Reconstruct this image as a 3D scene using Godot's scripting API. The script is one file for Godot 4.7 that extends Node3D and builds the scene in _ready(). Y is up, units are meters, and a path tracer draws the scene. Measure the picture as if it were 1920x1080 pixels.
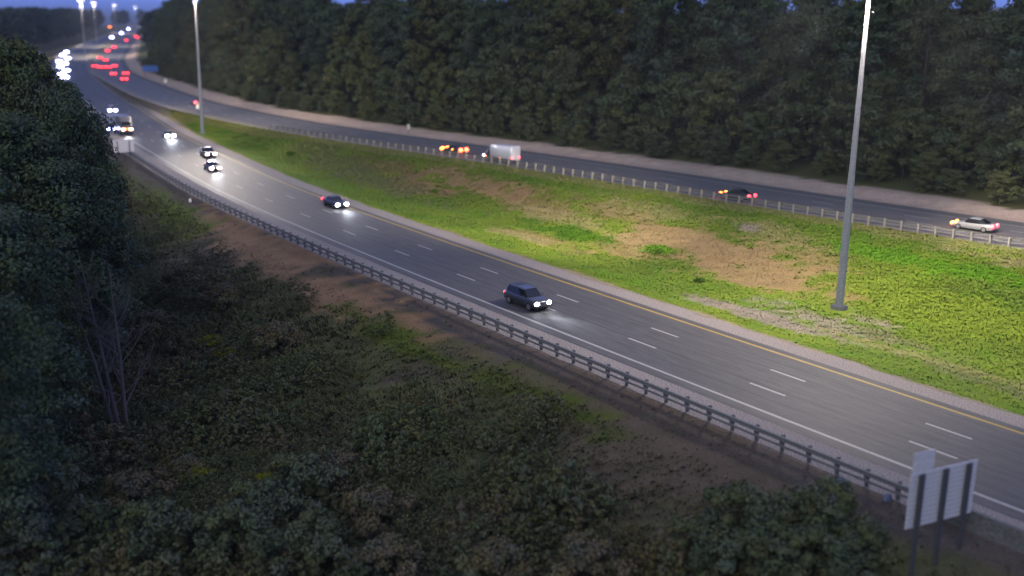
extends Node3D
# Dusk over a divided highway seen from a tall pole beside it. y up, metres; the near carriageway lies at y = 0.

const CAM_H := 25.05
const FOCAL := 1978.3          # pixels of the 1920 px wide photograph
const PITCH := 0.2525
const ROLL := 0.0154
const LANE := 3.55

var rng := RandomNumberGenerator.new()
var noise := FastNoiseLite.new()
var noise_fine := FastNoiseLite.new()
var cam_right := Vector3.RIGHT
var cam_up := Vector3.UP
var cam_fwd := Vector3.FORWARD
var used := {}
var M := {}

# ------------------------------------------------------------------ roads as curves
var near_pts := PackedVector2Array()
var far_pts := PackedVector2Array()
const STEP := 4.0
const NEAR_CTRL := [[140.0, 90.0], [98.0, 36.0], [67.3, -5.3], [55.0, -21.0], [42.7, -36.8], [30.6, -52.7], [18.6, -68.8], [6.9, -85.0], [-4.8, -101.2], [-16.3, -117.6], [-27.6, -134.1], [-38.8, -150.6], [-77.7, -220.0], [-96.9, -260.3], [-120.5, -307.6], [-141.0, -349.8], [-174.4, -421.6], [-244.0, -592.0], [-287.0, -719.0], [-341.0, -881.0], [-414.0, -1117.0], [-557.0, -1567.0], [-760.0, -2200.0]]
const FAR_CTRL := [[190.0, 20.0], [120.0, -50.0], [76.0, -95.0], [56.3, -115.0], [38.9, -132.2], [22.3, -151.0], [6.5, -168.0], [-7.0, -181.0], [-20.0, -193.2], [-36.9, -208.5], [-54.9, -229.0], [-76.4, -257.5], [-91.3, -281.0], [-109.4, -315.8], [-143.3, -386.8], [-168.2, -440.1], [-212.0, -554.0], [-290.0, -786.0], [-404.0, -1135.0], [-583.0, -1701.0], [-740.0, -2200.0]]

func make_curve(ctrl: Array) -> PackedVector2Array:
	var out := PackedVector2Array()
	var carry := 0.0
	for i in ctrl.size() - 1:
		var a := Vector2(ctrl[i][0], ctrl[i][1])
		var b := Vector2(ctrl[i + 1][0], ctrl[i + 1][1])
		var l := a.distance_to(b)
		var d := carry
		while d < l:
			out.append(a.lerp(b, d / l))
			d += STEP
		carry = d - l
	for k in 30:
		var q := out.duplicate()
		for i in range(1, out.size() - 1):
			q[i] = out[i - 1] * 0.25 + out[i] * 0.5 + out[i + 1] * 0.25
		out = q
	return out

func curve_at(c: PackedVector2Array, s: float) -> Vector2:
	var f := clampf(s / STEP, 0.0, c.size() - 1.001)
	var i := int(f)
	return c[i].lerp(c[i + 1], f - i)

func curve_dir(c: PackedVector2Array, s: float) -> Vector2:
	return (curve_at(c, s + 2.0) - curve_at(c, s - 2.0)).normalized()

func side_of(t: Vector2) -> Vector2:      # to the right of somebody who walks away from the camera
	return Vector2(-t.y, t.x)

func curve_co(c: PackedVector2Array, p: Vector2) -> Vector2:    # (distance along, offset to the right)
	var lo := 0
	var hi := c.size() - 1
	while hi - lo > 1:
		var mid := (lo + hi) >> 1
		if c[mid].y > p.y:
			lo = mid
		else:
			hi = mid
	var s := lo * STEP
	for k in 7:
		var d := (p - curve_at(c, s)).dot(curve_dir(c, s))
		s = clampf(s + d, 3.0, c.size() * STEP - 9.0)
		if absf(d) < 0.02:
			break
	return Vector2(s, (p - curve_at(c, s)).dot(side_of(curve_dir(c, s))))

func far_y(z: float) -> float:            # the far carriageway lies two metres higher until the two draw together
	return 2.0 * smoothstep(-470.0, -270.0, z)

func on_near(s: float, o: float, y := 0.0) -> Vector3:
	var p := curve_at(near_pts, s) + side_of(curve_dir(near_pts, s)) * o
	return Vector3(p.x, y, p.y)

func on_far(s: float, o: float, y := 0.0) -> Vector3:
	var c := curve_at(far_pts, s)
	var p := c + side_of(curve_dir(far_pts, s)) * o
	return Vector3(p.x, y + far_y(c.y), p.y)

# ------------------------------------------------------------------ the lie of the land
const N_LEFT := -7.7
const N_RIGHT := 9.9
const F_LEFT := -5.2
const F_RIGHT := 10.2

func bank_left(e: float, x: float, z: float) -> float:      # e metres outside the near shoulder, towards the camera
	var h := -0.28 * maxf(e - 0.3, 0.0) * smoothstep(0.0, 2.0, e)
	h = maxf(h, -5.2 - 0.02 * e)
	return -0.06 + h + 0.25 * smoothstep(1.0, 5.0, e) * noise.get_noise_2d(x * 3.0, z * 3.0)

func bank_middle(a: float, b: float, yf: float, x: float, z: float) -> float:
	var w := maxf(a + b, 0.1)
	var t := a / w
	var h := lerpf(0.0, yf, smoothstep(0.2, 1.0, t)) - minf(1.3, w * 0.05) * sin(PI * clampf(pow(t, 0.75), 0.0, 1.0))
	return -0.05 + h + 0.3 * smoothstep(0.0, 3.0, minf(a, b)) * noise.get_noise_2d(x * 3.0, z * 3.0)

func bank_right(e: float, yf: float, x: float, z: float) -> float:
	return yf - 0.04 + 0.8 * smoothstep(1.4, 4.8, e) + 0.10 * maxf(e - 4.0, 0.0) * smoothstep(4.0, 12.0, e) - 0.07 * maxf(e - 40.0, 0.0) + 0.15 * smoothstep(0.5, 4.0, e) * noise.get_noise_2d(x * 3.0, z * 3.0)

func land_y(x: float, z: float) -> float:
	var p := Vector2(x, z)
	var n := curve_co(near_pts, p)
	if n.y < N_LEFT:
		return bank_left(N_LEFT - n.y, x, z)
	if n.y < N_RIGHT:
		return 0.0
	var f := curve_co(far_pts, p)
	var yf := far_y(curve_at(far_pts, f.x).y)
	if f.y < F_LEFT:
		return bank_middle(n.y - N_RIGHT, F_LEFT - f.y, yf, x, z)
	if f.y < F_RIGHT:
		return yf
	return bank_right(f.y - F_RIGHT, yf, x, z)

func ray(px: float, py: float) -> Vector3:
	return (cam_fwd + cam_right * ((px - 960.0) / FOCAL) - cam_up * ((py - 540.0) / FOCAL)).normalized()

func hit(px: float, py: float) -> Vector3:       # where the line of sight through a pixel meets the land
	var o := Vector3(0, CAM_H, 0)
	var d := ray(px, py)
	var t := 18.0
	var last := t
	while t < 3000.0:
		var p := o + d * t
		if p.y < 6.0 and p.y <= land_y(p.x, p.z):
			break
		last = t
		t += 1.0 + t * 0.02
	for k in 12:
		var m := (last + t) * 0.5
		var p := o + d * m
		if p.y <= land_y(p.x, p.z):
			t = m
		else:
			last = m
	var r := o + d * t
	return Vector3(r.x, land_y(r.x, r.z), r.z)

# ------------------------------------------------------------------ naming, meshes, materials
func numbered(called: String) -> String:
	var n: int = used.get(called, 0)
	used[called] = n + 1
	return called if n == 0 else "%s_%03d" % [called, n]

func tag(o: Node3D, label: String, category: String, group := "", kind := "") -> void:
	if label != "":
		o.set_meta("label", label)
	if category != "":
		o.set_meta("category", category)
	if group != "":
		o.set_meta("group", group)
	if kind != "":
		o.set_meta("kind", kind)

func thing(called: String, label: String, category: String, at := Vector3.ZERO, turn := 0.0, group := "") -> Node3D:
	var o := Node3D.new()
	o.name = numbered(called)
	add_child(o)
	o.position = at
	o.rotation.y = turn
	tag(o, label, category, group)
	return o

func put(called: String, mesh: Mesh, mat: Material, parent: Node = null, at := Vector3.ZERO) -> MeshInstance3D:
	var o := MeshInstance3D.new()
	o.mesh = mesh
	if mat:
		o.material_override = mat
	o.cast_shadow = GeometryInstance3D.SHADOW_CASTING_SETTING_ON
	if parent == null:
		o.name = numbered(called)
		add_child(o)
	else:
		o.name = called
		parent.add_child(o, true)
	o.position = at
	return o

func copy(src: Node3D, at: Vector3, turn := 0.0, size := Vector3.ONE) -> Node3D:
	var c: Node3D = src.duplicate()
	var base := String(src.name)
	c.name = numbered(base)
	add_child(c)
	c.transform = Transform3D(Basis(Vector3.UP, turn).scaled_local(size), at)
	return c

func mat(color: Color, rough := 0.8, metal := 0.0) -> StandardMaterial3D:     # color holds linear values
	var m := StandardMaterial3D.new()
	m.albedo_color = color.linear_to_srgb()
	m.roughness = rough
	m.metallic = metal
	return m

func vmat(rough := 0.9, back := 0.0) -> StandardMaterial3D:
	var m := StandardMaterial3D.new()
	m.vertex_color_use_as_albedo = true
	m.roughness = rough
	m.metallic_specular = 0.25
	m.cull_mode = BaseMaterial3D.CULL_DISABLED
	if back > 0.0:
		m.backlight_enabled = true
		m.backlight = Color(back, back, back)
	return m

func glow(color: Color, energy: float) -> StandardMaterial3D:
	var m := mat(Color(0.5, 0.5, 0.5), 0.3)
	m.emission_enabled = true
	m.emission = color
	m.emission_energy_multiplier = energy
	return m

func noise_tex(freq: float, seed_: int, lo: Color, hi: Color, size := 512, normal := false, bump := 4.0) -> NoiseTexture2D:
	var n := FastNoiseLite.new()
	n.seed = seed_
	n.frequency = freq
	n.fractal_octaves = 5
	var t := NoiseTexture2D.new()
	t.noise = n
	t.width = size
	t.height = size
	t.seamless = true
	if normal:
		t.as_normal_map = true
		t.bump_strength = bump
	else:
		var g := Gradient.new()
		g.set_color(0, lo)
		g.set_color(1, hi)
		t.color_ramp = g
	return t

func textured(m: StandardMaterial3D, seed_: int, scale_: float, lo: float, hi: float, bump := 0.0) -> StandardMaterial3D:
	m.uv1_triplanar = true
	m.uv1_world_triplanar = true
	m.uv1_scale = Vector3.ONE * scale_
	m.albedo_texture = noise_tex(0.02, seed_, Color(lo, lo, lo), Color(hi, hi, hi))
	if bump > 0.0:
		m.normal_enabled = true
		m.normal_texture = noise_tex(0.05, seed_ + 7, Color.BLACK, Color.WHITE, 512, true, bump)
	return m

func array_mesh(v: PackedVector3Array, idx: PackedInt32Array, n := PackedVector3Array(), c := PackedColorArray(), uv := PackedVector2Array()) -> ArrayMesh:
	var a := []
	a.resize(Mesh.ARRAY_MAX)
	a[Mesh.ARRAY_VERTEX] = v
	a[Mesh.ARRAY_INDEX] = idx
	if n.size():
		a[Mesh.ARRAY_NORMAL] = n
	if c.size():
		a[Mesh.ARRAY_COLOR] = c
	if uv.size():
		a[Mesh.ARRAY_TEX_UV] = uv
	var m := ArrayMesh.new()
	m.add_surface_from_arrays(Mesh.PRIMITIVE_TRIANGLES, a)
	return m

func flat_mesh(tris: PackedVector3Array) -> ArrayMesh:       # loose triangles, flat shaded
	var st := SurfaceTool.new()
	st.begin(Mesh.PRIMITIVE_TRIANGLES)
	st.set_smooth_group(-1)
	for p in tris:
		st.add_vertex(p)
	st.generate_normals()
	return st.commit()

func quad(t: PackedVector3Array, a: Vector3, b: Vector3, c: Vector3, d: Vector3) -> void:
	t.append_array([a, b, c, a, c, d])

# a chamfered box round a centre
func block(size: Vector3, ch := 0.02, centre := Vector3.ZERO) -> PackedVector3Array:
	var t := PackedVector3Array()
	var h := size * 0.5
	ch = minf(ch, minf(h.x, minf(h.y, h.z)) * 0.6)
	var rings := []
	for lv in [[-h.y, ch], [-h.y + ch, 0.0], [h.y - ch, 0.0], [h.y, ch]]:
		var hx: float = h.x - lv[1]
		var hz: float = h.z - lv[1]
		var r := []
		for q in [[hx - ch, -hz], [hx, -hz + ch], [hx, hz - ch], [hx - ch, hz], [-hx + ch, hz], [-hx, hz - ch], [-hx, -hz + ch], [-hx + ch, -hz]]:
			r.append(centre + Vector3(q[0], lv[0], q[1]))
		rings.append(r)
	for k in 3:
		for i in 8:
			var j := (i + 1) % 8
			quad(t, rings[k][i], rings[k][j], rings[k + 1][j], rings[k + 1][i])
	for i in range(1, 7):
		t.append_array([rings[3][0], rings[3][i], rings[3][i + 1]])
		t.append_array([rings[0][0], rings[0][i + 1], rings[0][i]])
	return t

# tube through points with a radius at each
func tube(pts: Array, radii: Array, sides := 8, caps := true) -> ArrayMesh:
	var v := PackedVector3Array()
	var n := PackedVector3Array()
	var idx := PackedInt32Array()
	tube_into(v, n, idx, pts, radii, sides, caps)
	return array_mesh(v, idx, n)

func tube_into(v: PackedVector3Array, n: PackedVector3Array, idx: PackedInt32Array, pts: Array, radii: Array, sides := 6, caps := true) -> void:
	var base := v.size()
	for i in pts.size():
		var p: Vector3 = pts[i]
		var d: Vector3 = (pts[mini(i + 1, pts.size() - 1)] - pts[maxi(i - 1, 0)]).normalized()
		var u := d.cross(Vector3.RIGHT if absf(d.x) < 0.8 else Vector3.UP).normalized()
		var w := d.cross(u)
		for k in sides:
			var a := TAU * k / sides
			var dir := u * cos(a) + w * sin(a)
			v.append(p + dir * radii[i])
			n.append(dir)
	for i in pts.size() - 1:
		for k in sides:
			var k2 := (k + 1) % sides
			var a := base + i * sides + k
			var b := base + i * sides + k2
			idx.append_array([a, a + sides, b, b, a + sides, b + sides])
	if caps:
		var e := pts.size() - 1
		var cpt := v.size()
		v.append(pts[e])
		n.append((pts[e] - pts[e - 1]).normalized())
		for k in sides:
			idx.append_array([base + e * sides + k, cpt, base + e * sides + (k + 1) % sides])

func strip(c: int, s0: float, s1: float, o0: float, o1: float, y: float, step := 4.0, wobble := 0.0, cols := 1) -> ArrayMesh:
	var v := PackedVector3Array()
	var uv := PackedVector2Array()
	var n := PackedVector3Array()
	var idx := PackedInt32Array()
	var count := maxi(1, int(ceil((s1 - s0) / step)))
	for i in count + 1:
		var s := lerpf(s0, s1, float(i) / count)
		for k in cols + 1:
			var o := lerpf(o0, o1, float(k) / cols)
			if wobble > 0.0 and k == cols:
				o += signf(o1 - o0) * wobble * (noise.get_noise_1d(s * 9.0) + 0.6 * noise_fine.get_noise_1d(s * 6.0))
			v.append(on_near(s, o, y) if c == 0 else on_far(s, o, y))
			uv.append(Vector2(o / 8.0, s / 40.0))
			n.append(Vector3.UP)
	var w := cols + 1
	for i in count:
		for k in cols:
			var a := i * w + k
			var t := [a, a + 1, a + w, a + 1, a + w + 1, a + w]
			if o1 > o0:
				t = [a, a + w, a + 1, a + 1, a + w, a + w + 1]
			idx.append_array(t)
	return array_mesh(v, idx, n, PackedColorArray(), uv)

# ------------------------------------------------------------------ plants
func leaf_into(v: PackedVector3Array, n: PackedVector3Array, c: PackedColorArray, idx: PackedInt32Array, at: Vector3, out: Vector3, size: float, col: Color) -> void:
	var nn := (out + Vector3(rng.randf_range(-1, 1), rng.randf_range(-0.6, 1.2), rng.randf_range(-1, 1)) * 0.9).normalized()
	var u := nn.cross(Vector3(rng.randf_range(-1, 1), rng.randf_range(-1, 1), rng.randf_range(-1, 1))).normalized()
	var w := nn.cross(u)
	var b := v.size()
	v.append(at - u * size)
	v.append(at + w * size * 0.55 + nn * size * 0.18)
	v.append(at + u * size)
	v.append(at - w * size * 0.55 + nn * size * 0.18)
	for k in 4:
		n.append(nn)
		c.append(col)
	idx.append_array([b, b + 1, b + 2, b, b + 2, b + 3])

func tint(col: Color, spread: float) -> Color:
	var k := 1.0 + rng.randf_range(-spread, spread)
	return Color(col.r * k * (1.0 + rng.randf_range(-0.12, 0.12)), col.g * k, col.b * k * (1.0 + rng.randf_range(-0.2, 0.2)))

# clumps of leaves on the outside of an uneven crown: h0 to h1 high, r wide
func crown_mesh(seed_: int, h0: float, h1: float, r: float, clumps: int, leaves: int, leaf: float, col: Color, lean := 0.0) -> ArrayMesh:
	rng.seed = seed_
	var v := PackedVector3Array()
	var n := PackedVector3Array()
	var c := PackedColorArray()
	var idx := PackedInt32Array()
	for k in clumps:
		var t := pow(rng.randf(), 0.8)
		var prof := sin(PI * clampf(0.16 + 0.80 * t, 0.0, 1.0))
		prof = pow(prof, 0.62)
		var a := rng.randf() * TAU
		var rad := r * prof * sqrt(rng.randf_range(0.12, 1.0)) * (1.0 + 0.22 * sin(a * 3.0 + seed_) + 0.12 * sin(a * 5.0 - seed_ * 2.0 + t * 6.0))
		rad *= rng.randf_range(0.72, 1.22)
		var cc := Vector3(cos(a) * rad + lean * t, lerpf(h0, h1, t), sin(a) * rad)
		var cr := r * rng.randf_range(0.14, 0.34)
		var tone := tint(col, 0.16)
		for j in leaves:
			var d := Vector3(rng.randfn(), rng.randfn() * 0.75 + 0.15, rng.randfn()).normalized()
			var p := cc + d * cr * pow(rng.randf(), 0.4) * Vector3(1, 0.72, 1)
			leaf_into(v, n, c, idx, p, d, leaf * rng.randf_range(0.6, 1.25), tint(tone, 0.12))
	return array_mesh(v, idx, n, c)

func limbs_mesh(seed_: int, h: float, r0: float, spread: float, count: int, from := 0.25, twigs := 0) -> ArrayMesh:
	rng.seed = seed_
	var v := PackedVector3Array()
	var n := PackedVector3Array()
	var idx := PackedInt32Array()
	var bend := Vector3(rng.randf_range(-0.4, 0.4), 0, rng.randf_range(-0.4, 0.4))
	tube_into(v, n, idx, [Vector3(0, -0.4, 0), Vector3(0, h * 0.1, 0), bend + Vector3(0, h * 0.45, 0), bend * 0.3 + Vector3(0, h * 0.92, 0)], [r0 * 1.35, r0, r0 * 0.65, r0 * 0.12], 7)
	for k in count:
		var t := lerpf(from, 0.85, (k + rng.randf()) / count)
		var a := rng.randf() * TAU
		var l := spread * (1.15 - t) * rng.randf_range(0.7, 1.15)
		var p0 := bend * t + Vector3(0, h * t, 0)
		var d := Vector3(cos(a), 0.55 + t * 0.5, sin(a)).normalized()
		var p1 := p0 + d * l * 0.5
		var p2 := p1 + (d + Vector3(0, 0.35, 0)).normalized() * l * 0.5
		tube_into(v, n, idx, [p0, p1, p2], [r0 * 0.38 * (1.1 - t), r0 * 0.24 * (1.1 - t), r0 * 0.06], 5)
		for j in twigs:
			var q := p1.lerp(p2, rng.randf())
			var e := (d + Vector3(rng.randf_range(-0.9, 0.9), rng.randf_range(-0.2, 0.9), rng.randf_range(-0.9, 0.9))).normalized()
			tube_into(v, n, idx, [q, q + e * l * 0.22, q + (e + Vector3(0, 0.3, 0)) * l * 0.38], [r0 * 0.09, r0 * 0.06, r0 * 0.02], 3, false)
	return array_mesh(v, idx, n)

func tree_proto(called: String, seed_: int, h: float, r: float, low: float, col: Color, clumps: int, leaves: int, leaf: float) -> Node3D:
	var t := Node3D.new()
	t.name = called
	put("trunk", limbs_mesh(seed_, h, h * 0.016, r * 1.1, 11, maxf(low, 0.12)), M.bark, t)
	put("crown", crown_mesh(seed_ + 50, h * low, h, r, clumps, leaves, leaf, col), M.leaf, t)
	return t

func bush_proto(called: String, seed_: int, h: float, r: float, col: Color, clumps: int, leaves: int, leaf: float) -> Node3D:
	var t := Node3D.new()
	t.name = called
	rng.seed = seed_
	var v := PackedVector3Array()
	var n := PackedVector3Array()
	var idx := PackedInt32Array()
	for k in 9:
		var a := rng.randf() * TAU
		var e := Vector3(cos(a) * r * rng.randf_range(0.2, 0.7), h * rng.randf_range(0.6, 0.95), sin(a) * r * rng.randf_range(0.2, 0.7))
		tube_into(v, n, idx, [Vector3(cos(a) * 0.1, -0.3, sin(a) * 0.1), e * Vector3(0.35, 0.5, 0.35), e], [0.05, 0.035, 0.01], 5)
	put("stem", array_mesh(v, idx, n), M.bark, t)
	put("crown", crown_mesh(seed_ + 50, h * 0.12, h, r, clumps, leaves, leaf, col), M.leaf, t)
	return t

func plant(proto: Node3D, label: String, category: String, group: String, at: Vector3, size: float, high := 1.0) -> Node3D:
	var c := copy(proto, at, rng.randf() * TAU, Vector3(size, size * high, size))
	tag(c, label, category, group)
	return c

func tuft_mesh(seed_: int, h: float, spread: float, blades: int, width: float) -> ArrayMesh:
	rng.seed = seed_
	var v := PackedVector3Array()
	var n := PackedVector3Array()
	var idx := PackedInt32Array()
	for k in blades:
		var a := rng.randf() * TAU
		var d := Vector3(cos(a), 0, sin(a))
		var s := Vector3(-d.z, 0, d.x) * width * 0.5
		var p0 := d * spread * rng.randf() * 0.6
		var hh := h * rng.randf_range(0.55, 1.1)
		var p1 := p0 + d * spread * 0.35 + Vector3(0, hh * 0.6, 0)
		var p2 := p0 + d * spread * rng.randf_range(0.7, 1.2) + Vector3(0, hh, 0)
		var b := v.size()
		v.append_array([p0 - s, p0 + s, p1 - s * 0.8, p1 + s * 0.8, p2])
		for j in 5:
			n.append((d * -0.25 + Vector3.UP).normalized())
		idx.append_array([b, b + 2, b + 1, b + 1, b + 2, b + 3, b + 2, b + 4, b + 3])
	return array_mesh(v, idx, n)

func scatter(called: String, label: String, category: String, mesh: Mesh, places: Array) -> void:      # places: [position, size, colour]
	var mm := MultiMesh.new()
	mm.transform_format = MultiMesh.TRANSFORM_3D
	mm.use_colors = true
	mm.mesh = mesh
	mm.instance_count = places.size()
	for i in places.size():
		var pl: Array = places[i]
		var s: float = pl[1]
		mm.set_instance_transform(i, Transform3D(Basis(Vector3.UP, rng.randf() * TAU).scaled(Vector3(s, s * rng.randf_range(0.75, 1.2), s)), pl[0]))
		mm.set_instance_color(i, pl[2])
	var o := MultiMeshInstance3D.new()
	o.multimesh = mm
	o.material_override = M.grass
	o.name = numbered(called)
	add_child(o)
	tag(o, label, category, "", "stuff")

# ------------------------------------------------------------------ what grows where
const GREEN := Color(0.12, 0.185, 0.022)
const LUSH := Color(0.095, 0.205, 0.012)
const OLIVE := Color(0.165, 0.225, 0.024)
const TAN := Color(0.26, 0.185, 0.088)
const STRAW := Color(0.26, 0.225, 0.10)
const DARK := Color(0.095, 0.100, 0.040)
const BROWN := Color(0.225, 0.135, 0.075)
const GRIT := Color(0.25, 0.205, 0.18)
const SOIL := Color(0.088, 0.066, 0.050)
var patches := []        # [centre, radius along the road, radius across, colour, strength]

func patch(px: float, py: float, along: float, across: float, col: Color, strength := 1.0) -> void:
	var h := hit(px, py)
	patches.append([Vector2(h.x, h.z), along, across, col, strength])

func cover_at(p: Vector2, n: Vector2, f: Vector2, t: Vector2) -> Color:      # colour of what covers the land
	var a := noise.get_noise_2d(p.x * 2.2, p.y * 2.2)
	var b := noise_fine.get_noise_2d(p.x * 1.3, p.y * 1.3)
	var d := noise_fine.get_noise_2d(p.x * 5.0 + 90.0, p.y * 5.0)
	var col := GREEN
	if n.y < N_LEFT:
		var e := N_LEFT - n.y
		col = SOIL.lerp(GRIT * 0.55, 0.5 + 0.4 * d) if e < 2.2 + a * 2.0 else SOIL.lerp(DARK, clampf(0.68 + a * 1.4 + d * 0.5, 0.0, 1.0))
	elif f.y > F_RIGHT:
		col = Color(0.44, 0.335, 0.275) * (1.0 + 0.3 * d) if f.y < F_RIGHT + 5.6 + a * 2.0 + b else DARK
	else:
		col = GREEN.lerp(OLIVE, clampf(0.5 + 1.2 * a, 0.0, 1.0)).lerp(LUSH, clampf(b * 1.5, 0.0, 1.0))
		col = col.lerp(DARK, clampf(d * 0.6, 0.0, 0.4))
		if f.y > F_LEFT - 3.2 + a * 1.6:
			col = col.lerp(STRAW, 0.55 + 0.3 * d)
	for q: Array in patches:
		var r := p - (q[0] as Vector2)
		if absf(r.x) > 45.0 or absf(r.y) > 45.0:
			continue
		var u := Vector2(r.dot(t) / float(q[1]), r.dot(side_of(t)) / float(q[2])).length()
		var k := clampf((1.0 - u + 0.9 * b + 0.6 * d + 0.3 * a) * 2.6, 0.0, 1.0) * float(q[4])
		if k > 0.0:
			col = col.lerp((q[3] as Color) * (1.0 + 0.35 * d), k)
	var g_edge := (n.y - N_RIGHT) if n.y > 0.0 else 99.0
	if g_edge > 0.0 and g_edge < 1.4 + 1.2 * a + d:
		col = GRIT.lerp(STRAW, clampf(g_edge * 0.4 + d, 0.0, 0.8))
	return Color(maxf(col.r, 0.004), maxf(col.g, 0.004), maxf(col.b, 0.004))

func build_ground() -> void:
	var v := PackedVector3Array()
	var c := PackedColorArray()
	var idx := PackedInt32Array()
	var lefts := [2600.0, 900.0, 400.0, 220.0, 140.0, 100.0, 80.0]
	var o := 66.0
	while o > 0.05:
		lefts.append(o)
		o -= 1.1 if o > 2.2 else 0.55
	var mids := 46
	var rights := [0.4, 1.0, 1.7, 2.4, 3.1, 3.8, 4.6, 5.5, 7.0, 9.0, 12.0, 16.0, 22.0, 30.0, 42.0, 60.0, 100.0, 200.0, 500.0, 2600.0]
	var rows := 0
	var s := 4.0
	var width := 0
	while s < near_pts.size() * STEP - 12.0:
		var cn := curve_at(near_pts, s)
		var tn := curve_dir(near_pts, s)
		var sd := side_of(tn)
		# where the line across the road meets the far carriageway
		var sf := curve_co(far_pts, cn + sd * 30.0).x
		for k in 8:
			sf = clampf(sf + (cn - curve_at(far_pts, sf)).dot(tn) / maxf(0.3, curve_dir(far_pts, sf).dot(tn)), 4.0, far_pts.size() * STEP - 12.0)
		var cf := curve_at(far_pts, sf)
		var yf := far_y(cf.y)
		var count := 0
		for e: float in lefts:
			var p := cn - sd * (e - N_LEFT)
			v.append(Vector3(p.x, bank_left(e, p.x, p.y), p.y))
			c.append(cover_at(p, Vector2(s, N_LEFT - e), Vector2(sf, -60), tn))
			count += 1
		for w: float in [N_LEFT, N_LEFT + 0.35, N_RIGHT - 0.35, N_RIGHT]:
			var p := cn + sd * w
			v.append(Vector3(p.x, -0.02 if absf(w - N_LEFT) < 0.01 or absf(w - N_RIGHT) < 0.01 else -0.3, p.y))
			c.append(GRIT)
			count += 1
		var pa := cn + sd * N_RIGHT
		var sfd := side_of(curve_dir(far_pts, sf))
		var pb := cf + sfd * F_LEFT
		var gap := pa.distance_to(pb)
		for k in mids:
			var t := (k + 1.0) / (mids + 1.0)
			var p := pa.lerp(pb, t)
			v.append(Vector3(p.x, bank_middle(t * gap, (1.0 - t) * gap, yf, p.x, p.y), p.y))
			c.append(cover_at(p, Vector2(s, N_RIGHT + t * gap), Vector2(sf, F_LEFT - (1.0 - t) * gap), tn))
			count += 1
		for w: float in [F_LEFT, F_LEFT + 0.35, F_RIGHT - 0.35, F_RIGHT]:
			var p := cf + sfd * w
			v.append(Vector3(p.x, yf - (0.02 if absf(w - F_LEFT) < 0.01 or absf(w - F_RIGHT) < 0.01 else 0.3), p.y))
			c.append(GRIT)
			count += 1
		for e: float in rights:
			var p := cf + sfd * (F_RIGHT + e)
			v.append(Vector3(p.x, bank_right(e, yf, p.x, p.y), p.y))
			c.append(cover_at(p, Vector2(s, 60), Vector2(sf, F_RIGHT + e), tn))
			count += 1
		width = count
		rows += 1
		s += 1.2 if s > 150.0 and s < 320.0 else (3.0 if s < 500.0 else 16.0)
	for i in rows - 1:
		for k in width - 1:
			var a := i * width + k
			idx.append_array([a, a + width, a + 1, a + 1, a + width, a + width + 1])
	var st := SurfaceTool.new()
	st.create_from_arrays(array_arrays(v, idx, c))
	st.generate_normals()
	var g := put("ground", st.commit(), M.earth)
	tag(g, "", "", "", "structure")

func array_arrays(v: PackedVector3Array, idx: PackedInt32Array, c: PackedColorArray) -> Array:
	var a := []
	a.resize(Mesh.ARRAY_MAX)
	a[Mesh.ARRAY_VERTEX] = v
	a[Mesh.ARRAY_INDEX] = idx
	a[Mesh.ARRAY_COLOR] = c
	return a

func in_view(p: Vector3, slack := 40.0) -> bool:
	var d := p - Vector3(0, CAM_H, 0)
	var z := d.dot(cam_fwd)
	if z < 5.0:
		return false
	var x := 960.0 + FOCAL * d.dot(cam_right) / z
	var y := 540.0 - FOCAL * d.dot(cam_up) / z
	return x > -slack and x < 1920.0 + slack and y > -slack and y < 1080.0 + slack

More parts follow.
